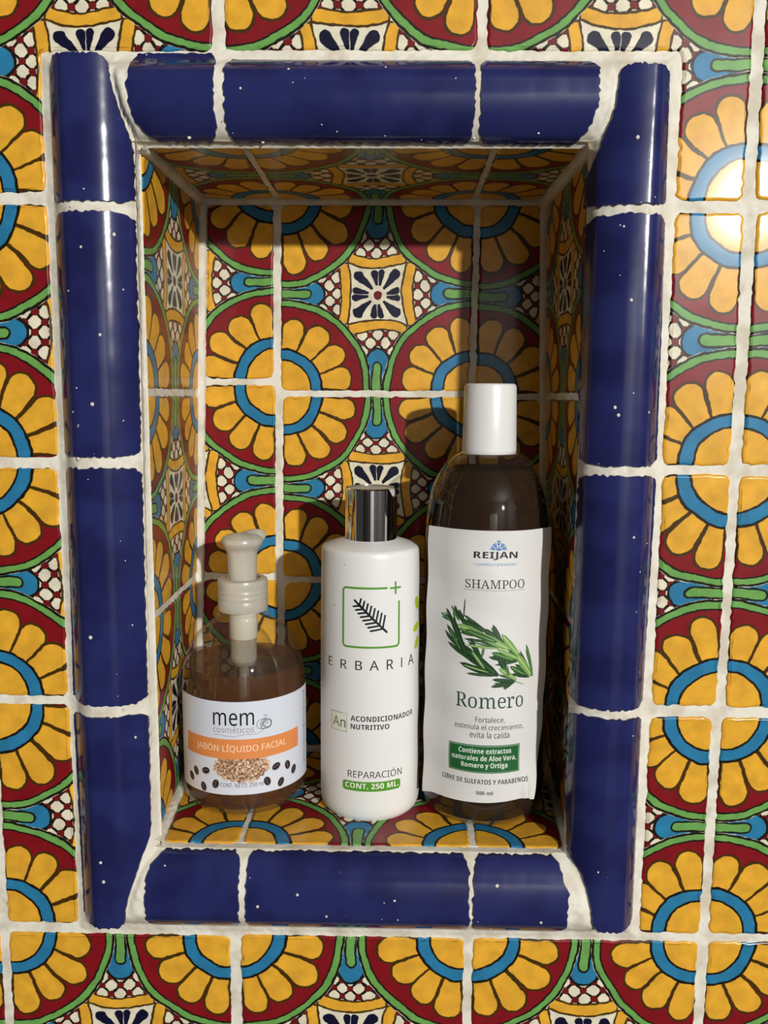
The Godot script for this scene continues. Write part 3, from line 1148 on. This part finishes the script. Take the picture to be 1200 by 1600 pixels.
	pr.text("CONT. NETO: 250 ml", "Droid Sans", 400, -6.6, 13.8, 56.2, 58.4, rgb(60, 54, 56))
	for k in 30:
		var y := 95.0 - k * 1.25
		pr.stroke([Vector2(40.6 + 0.0 * k, y), Vector2(44.0 - 1.2 * r.randf(), y)], 0.4, rgb(150, 150, 160) if k % 7 else ink)
	var tx := pr.texture()
	var lm := wrap_label(at, 0.0306, func(s: float) -> float: return 52.6 - 0.012 * absf(s - 5.0), func(s: float) -> float: return 97.9, func(_y: float, e: int) -> float: return 46.8 if e else -34.2, func(_s: float, _y: float) -> float: return 0.0002, tx, pr)
	var lab := part("label", moved(lm, -at), paper(tx, 0.4), o)
	lab.set_meta("label", "white paper label with an orange band and coffee beans")


func moved(m: ArrayMesh, by: Vector3) -> ArrayMesh:
	var arr := m.surface_get_arrays(0)
	var v: PackedVector3Array = arr[Mesh.ARRAY_VERTEX]
	for k in v.size():
		v[k] += by
	arr[Mesh.ARRAY_VERTEX] = v
	var r := ArrayMesh.new()
	r.add_surface_from_arrays(Mesh.PRIMITIVE_TRIANGLES, arr)
	return r


func conditioner_bottle() -> void:
	var at := Vector3(0.1642, FLOOR_Y, -0.0455)
	var o := base("conditioner_bottle", at)
	tag(o, "slim white plastic conditioner bottle with chrome cap and green leaf emblem, middle of the niche", "bottle")
	var f := FLOOR_Y * 1000.0
	var R := 24.1
	var pr := Print.new(-R * PI / 2, R * PI / 2, f, f + 130.0, 13, rgb(230, 230, 227))
	var ink := rgb(20, 22, 32)
	var green := rgb(86, 150, 48)
	var frame: Array = [Vector2(8.2, 152.7), Vector2(-11.0, 152.7)]
	for k in 5:
		var a := PI / 2 + k * PI / 8
		frame.append(Vector2(-11.0, 151.1) + Vector2(cos(a), sin(a)) * 1.6)
	frame.append(Vector2(-12.6, 127.0))
	for k in 5:
		var a := PI + k * PI / 8
		frame.append(Vector2(-11.0, 126.9) + Vector2(cos(a), sin(a)) * 1.6)
	frame.append(Vector2(13.0, 125.3))
	for k in 5:
		var a := -PI / 2 + k * PI / 8
		frame.append(Vector2(13.0, 126.9) + Vector2(cos(a), sin(a)) * 1.6)
	frame.append(Vector2(14.6, 146.0))
	pr.stroke(frame, 0.95, green)
	pr.stroke([Vector2(10.2, 152.5), Vector2(15.3, 152.5)], 0.9, green)
	pr.stroke([Vector2(12.75, 155.1), Vector2(12.75, 149.9)], 0.9, green)
	pr.stroke([Vector2(-6.7, 147.0), Vector2(8.3, 132.3)], 1.0, ink)
	for k in 8:
		var q := k / 7.0
		var root := Vector2(-4.5, 144.9).lerp(Vector2(6.4, 134.3), q)
		pr.stroke([Vector2(-3.7, 147.8).lerp(Vector2(7.5, 140.0), q), root], 0.86, ink)
		root = Vector2(-3.9, 144.7).lerp(Vector2(6.1, 133.9), q)
		pr.stroke([Vector2(-7.3, 144.2).lerp(Vector2(0.8, 133.0), q), root], 0.86, ink)
	for l in [["E", -22.1, -19.2, 114.4, 118.6], ["R", -14.0, -10.5, 114.5, 118.7], ["B", -6.3, -3.1, 114.6, 118.9], ["A", 0.4, 4.6, 114.6, 119.1], ["R", 8.4, 11.7, 114.6, 119.3], ["A", 20.4, 24.8, 114.6, 119.5]]:
		pr.text(l[0], "Droid Sans", 400, l[1], l[2], l[3], l[4], ink)
	pr.stroke([Vector2(16.3, 114.9), Vector2(16.3, 119.1)], 0.55, ink)
	var lime := rgb(178, 204, 36)
	pr.blob(Vector2(28.4, 143.0), 3.4, 2.2, -1.15, lime)
	pr.blob(Vector2(27.4, 131.6), 3.2, 1.9, 0.45, lime)
	pr.blob(Vector2(28.2, 124.0), 3.4, 1.9, 1.0, lime)
	var soft := rgb(120, 126, 112)
	pr.poly([Vector2(-19.6, 93.0), Vector2(-10.5, 93.0), Vector2(-10.5, 84.4), Vector2(-19.6, 84.4)], rgb(226, 230, 214))
	pr.stroke([Vector2(-12.6, 93.1), Vector2(-19.7, 93.1), Vector2(-19.7, 84.4), Vector2(-10.5, 84.4), Vector2(-10.5, 91.4)], 0.28, soft)
	pr.text("An", "Droid Sans", 400, -18.6, -11.2, 86.2, 91.0, rgb(80, 96, 72))
	pr.text("02", "Droid Sans", 400, -11.9, -9.8, 92.4, 93.7, rgb(176, 180, 172))
	pr.text("ACONDICIONADOR", "Droid Sans", 700, -8.5, 24.0, 90.1, 92.7, rgb(40, 44, 50))
	pr.text("NUTRITIVO", "Droid Sans", 700, -8.5, 9.8, 86.2, 88.7, rgb(40, 44, 50))
	pr.text("REPARACIÓN", "Droid Sans", 400, -9.9, 16.7, 62.8, 67.0, rgb(34, 36, 44))
	pr.poly([Vector2(-12.6, 60.2), Vector2(-11.8, 61.0), Vector2(15.0, 61.0), Vector2(15.9, 60.2), Vector2(15.9, 57.2), Vector2(15.0, 56.3), Vector2(-11.8, 56.3), Vector2(-12.6, 57.1)], green)
	pr.text("CONT. 250 ML.", "Droid Sans", 700, -11.2, 15.0, 57.5, 60.2, rgb(240, 244, 230))
	for d in [[-11.8, 163.0, 0.35], [-15.0, 157.2, 0.25], [-18.0, 143.5, 0.4]]:
		pr.blob(Vector2(d[0], d[1]), d[2], d[2] * 0.8, 0.3, rgb(150, 120, 116))
	var g := Geo.new()
	var prof: Array = []
	for p in [[0.0, 0.0004], [0.0190, 0.0004], [0.0212, 0.0], [0.0228, 0.0014], [0.0238, 0.0038], [0.0242, 0.0075], [0.0242, 0.020], [0.0241, 0.060], [0.0238, 0.100], [0.0235, 0.1255], [0.0233, 0.1274], [0.0228, 0.1284], [0.0220, 0.1290], [0.0160, 0.1309], [0.0118, 0.1320]]:
		prof.append(Vector2(p[0], p[1]))
	g.lathe(prof, 96, Vector3.ZERO, false, 1.0, 0.0, 0.130)
	var white := paper(pr.texture(), 0.34)
	white.subsurf_scatter_enabled = true
	white.subsurf_scatter_strength = 0.03
	part("body", g.mesh(), white, o)
	# chrome sleeve of the disc-top cap, notched at the right where the disc is pressed
	var chrome := mat(rgb(226, 224, 220), 0.05, 1.0)
	g = Geo.new()
	var seg := 120
	var rows: Array = [[], [], [], []]
	for s in seg + 1:
		var th := -PI + TAU * s / seg
		var dir := Vector3(sin(th), 0, cos(th))
		var top := 0.1560 - 0.0036 * (smoothstep(0.75, 1.05, th) - smoothstep(1.75, 2.05, th))
		rows[0].append(dir * 0.0123 + Vector3.UP * 0.1314)
		rows[1].append(dir * 0.0123 + Vector3.UP * (top - 0.0006))
		rows[2].append(dir * 0.0118 + Vector3.UP * top)
		rows[3].append(dir * 0.0112 + Vector3.UP * (top - 0.003))
	for k in 3:
		var first := g.v.size()
		for s in seg + 1:
			var th := -PI + TAU * s / seg
			var dir := Vector3(sin(th), 0, cos(th))
			var nn: Vector3 = [dir, (dir * 0.6 + Vector3.UP * 0.8), -dir][k]
			g.add(rows[k][s], nn)
			g.add(rows[k + 1][s], nn)
		for s in seg:
			g.quad(first + s * 2, first + s * 2 + 1, first + s * 2 + 3, first + s * 2 + 2)
	part("cap", g.mesh(), chrome, o).set_meta("label", "chrome disc-top cap")
	g = Geo.new()
	g.lathe([Vector2(0.0112, 0.1500), Vector2(0.0112, 0.1548), Vector2(0.0106, 0.1554), Vector2(0.0, 0.1556)], 64)
	part("disc_top", g.mesh(), mat(rgb(206, 206, 202), 0.35), o)


func shampoo_bottle() -> void:
	var at := Vector3(0.2194, FLOOR_Y, -0.0475)
	var o := base("shampoo_bottle", at)
	tag(o, "tall dark brown shampoo bottle with white cap and rosemary label, rightmost in the niche", "bottle")
	var outer: Array = []
	for p in [[0.0, 0.0010], [0.0190, 0.0010], [0.0245, 0.0], [0.0272, 0.0010], [0.0290, 0.0035], [0.0300, 0.0080], [0.0303, 0.0140], [0.0303, 0.060], [0.0300, 0.100], [0.0297, 0.1300], [0.0293, 0.1400], [0.0283, 0.1485], [0.0266, 0.1560], [0.0240, 0.1622], [0.0212, 0.1668], [0.0185, 0.1698], [0.0163, 0.1716], [0.0142, 0.1728], [0.0130, 0.1736], [0.0112, 0.1740], [0.0112, 0.1800]]:
		outer.append(Vector2(p[0], p[1]))
	var g := Geo.new()
	g.lathe(outer, 96)
	part("body", g.mesh(), clear_shell(rgb(190, 176, 150), 0.02), o)
	var level := 0.1655
	var inner: Array = [Vector2(0.0, 0.0024), Vector2(0.0235, 0.0018), Vector2(0.0262, 0.0024), Vector2(0.0280, 0.0046), Vector2(0.0290, 0.0085), Vector2(0.0293, 0.0140), Vector2(0.0293, 0.060), Vector2(0.0290, 0.100), Vector2(0.0287, 0.1300), Vector2(0.0283, 0.1398), Vector2(0.0273, 0.1480), Vector2(0.0256, 0.1553), Vector2(0.0230, 0.1615), Vector2(0.0208, level), Vector2(0.019, level - 0.0004), Vector2(0.0, level - 0.0004)]
	g = Geo.new()
	g.lathe(inner, 96)
	part("liquid", g.mesh(), liquid(rgb(36, 19, 9), 0.9), o)
	g = Geo.new()
	g.lathe([Vector2(0.0115, 0.1722), Vector2(0.0126, 0.1722), Vector2(0.0127, 0.1732), Vector2(0.0121, 0.2026), Vector2(0.0118, 0.2038), Vector2(0.0110, 0.2044), Vector2(0.0, 0.2046)], 72)
	part("cap", g.mesh(), mat(rgb(230, 230, 228), 0.3), o).set_meta("label", "smooth white plastic screw cap")
	var pr := Print.new(-36, 34, 48, 182, 14, rgb(222, 221, 219))
	var ink := rgb(18, 20, 26)
	var blue := rgb(52, 118, 190)
	# snowflake over the name
	for a in [-1.25, -0.65, 0.0, 0.65, 1.25]:
		var root := Vector2(2.0, 171.6)
		var tip := root + Vector2(0, 4.3 if a == 0.0 else 3.4).rotated(a)
		pr.stroke([root, tip], 0.42, blue)
		for q in [0.55, 0.8]:
			var m := root.lerp(tip, q)
			for sgn in [-0.75, 0.75]:
				pr.stroke([m, m + (tip - root).normalized().rotated(sgn) * 1.1], 0.36, blue)
	pr.text("REIJAN", "Droid Sans", 700, -8.8, 10.7, 167.2, 170.9, ink)
	pr.text("• Cosméticos artesanales •", "Droid Sans", 400, -8.8, 10.8, 164.6, 166.1, rgb(60, 130, 180))
	pr.text("SHAMPOO", "Droid Serif", 400, -12.3, 14.4, 154.3, 158.3, rgb(44, 44, 48))
	pr.stroke([Vector2(-13.3, 153.5), Vector2(14.6, 153.5)], 0.18, rgb(90, 90, 94))
	rosemary(pr)
	pr.text("Romero", "Droid Serif", 400, -15.6, 15.7, 99.0, 105.8, rgb(30, 66, 58))
	var txt := rgb(34, 34, 40)
	pr.text("Fortalece,", "Droid Sans", 400, -6.5, 6.6, 92.0, 95.0, txt)
	pr.text("estimula el crecimiento,", "Droid Sans", 400, -16.2, 15.8, 88.4, 91.3, txt)
	pr.text("evita la caída", "Droid Sans", 400, -8.9, 9.0, 84.8, 87.9, txt)
	pr.poly([Vector2(-18.8, 81.4), Vector2(14.6, 81.4), Vector2(14.6, 68.3), Vector2(-18.8, 68.3)], rgb(24, 92, 44))
	pr.stroke([Vector2(-18.3, 80.9), Vector2(14.1, 80.9), Vector2(14.1, 68.8), Vector2(-18.3, 68.8), Vector2(-18.3, 80.9)], 0.16, rgb(190, 210, 190))
	var pale := rgb(226, 236, 224)
	pr.text("Contiene extractos", "Droid Sans", 700, -13.9, 10.3, 77.4, 79.9, pale)
	pr.text("naturales de Aloe Vera,", "Droid Sans", 700, -17.1, 12.9, 73.7, 76.5, pale)
	pr.text("Romero y Ortiga", "Droid Sans", 700, -12.5, 8.5, 70.0, 73.2, pale)
	pr.text("LIBRE DE SULFATOS Y PARABENOS", "Droid Sans", 700, -22.4, 18.6, 62.8, 65.2, rgb(54, 58, 66))
	pr.text("500 ml", "Droid Sans", 700, -5.6, 1.9, 57.6, 59.5, rgb(48, 48, 54))
	var tx := pr.texture()
	var edge := func(y: float, e: int) -> float:
		if e == 0:
			return -31.8 - (180.0 - y) * 0.013
		return along([Vector2(52, 21.6), Vector2(60, 23.0), Vector2(75, 26.2), Vector2(90, 28.8), Vector2(120, 29.6), Vector2(181, 30.6)], y)
	var lift := func(s: float, y: float) -> float:
		var e := 0.0006
		e += 0.0022 * pow(clampf((-s - 22.0) / 11.0, 0, 1), 2.0)
		e += 0.0014 * pow(clampf((s - 20.0) / 11.0, 0, 1), 2.0)
		e += 0.0022 * smoothstep(15.0, 23.0, s) * smoothstep(82.0, 54.0, y)
		e += 0.0018 * exp(-pow((s - 17.5) / 1.5, 2.0)) * smoothstep(72.0, 54.0, y)
		e += 0.0003 * sin(y * 0.21 + s * 0.1)
		return e
	var lm := wrap_label(at, 0.0303, func(s: float) -> float: return along([Vector2(-34, 51.6), Vector2(-31, 52.6), Vector2(-28, 53.4), Vector2(0, 53.8), Vector2(15, 54.6), Vector2(18, 55.2), Vector2(20, 53.6), Vector2(23, 53.0)], s), func(_s: float) -> float: return 180.3, edge, lift, tx, pr)
	part("label", moved(lm, -at), paper(tx, 0.5), o).set_meta("label", "white paper label with a rosemary sprig, its edges lifting")


func rosemary(pr: Print) -> void:
	var at := func(x: float, y: float) -> Vector2:
		return Vector2((x - 662.0) * 0.0555 + maxf(0.0, x - 860.0) * 0.022, 180.4 - y * 0.053)
	var dark := rgb(28, 58, 34)
	var mid := rgb(48, 92, 44)
	var pale := rgb(120, 160, 88)
	var lines := [
		[440, 585, 430, 780, 10, 0], [225, 740, 330, 800, 22, 1], [275, 690, 385, 880, 28, 0], [320, 660, 395, 790, 16, 1], [345, 655, 400, 770, 15, 0], [365, 690, 450, 800, 28, 0],
		[400, 770, 620, 860, 46, 0], [590, 835, 770, 975, 44, 0], [735, 880, 880, 1080, 46, 2], [665, 800, 745, 970, 32, 0], [385, 815, 610, 900, 52, 2], [560, 880, 810, 1020, 54, 2], [440, 850, 700, 950, 40, 1],
		[310, 740, 440, 1000, 40, 0], [285, 830, 400, 1010, 22, 0], [265, 885, 410, 1040, 26, 0], [300, 850, 420, 1050, 22, 1], [290, 985, 510, 1120, 32, 0], [400, 980, 720, 1245, 64, 0], [380, 900, 470, 1090, 46, 0],
		[490, 920, 595, 1130, 30, 0], [600, 985, 585, 1090, 18, 1], [455, 985, 720, 1005, 20, 2], [500, 1030, 610, 1190, 22, 2], [400, 1150, 710, 1245, 44, 0], [430, 1165, 640, 1215, 14, 2],
		[635, 1080, 880, 1125, 34, 0], [660, 1040, 850, 1115, 42, 1], [700, 1010, 890, 1115, 32, 2], [860, 1060, 975, 1280, 56, 2], [930, 985, 985, 1285, 26, 1], [715, 1080, 785, 1210, 44, 0],
		[720, 1180, 870, 1290, 38, 2], [780, 1150, 805, 1250, 22, 1], [810, 1165, 945, 1275, 38, 1], [670, 1280, 870, 1305, 30, 0], [660, 1345, 860, 1312, 30, 0], [760, 1360, 855, 1310, 24, 0], [830, 1235, 960, 1285, 26, 0], [850, 1300, 925, 1345, 9, 2]]
	var r := RandomNumberGenerator.new()
	r.seed = 12
	for l in lines:
		if l[4] < 12:
			continue
		for k in 2:
			var root: Vector2 = at.call(l[2], l[3])
			var tip: Vector2 = root + (at.call(l[0], l[1]) - root).rotated(r.randf_range(-0.3, 0.3)) * r.randf_range(0.75, 1.0)
			pr.needle(tip, root, l[4] * 0.034, rgb(34, 70, 38), rgb(74, 116, 66))
	for l in lines:
		var c: Color = [dark, mid, pale][l[5]]
		var rib: Color = [mid, pale, rgb(176, 200, 130)][l[5]]
		pr.needle(at.call(l[0], l[1]), at.call(l[2], l[3]), l[4] * 0.066, c, rib)
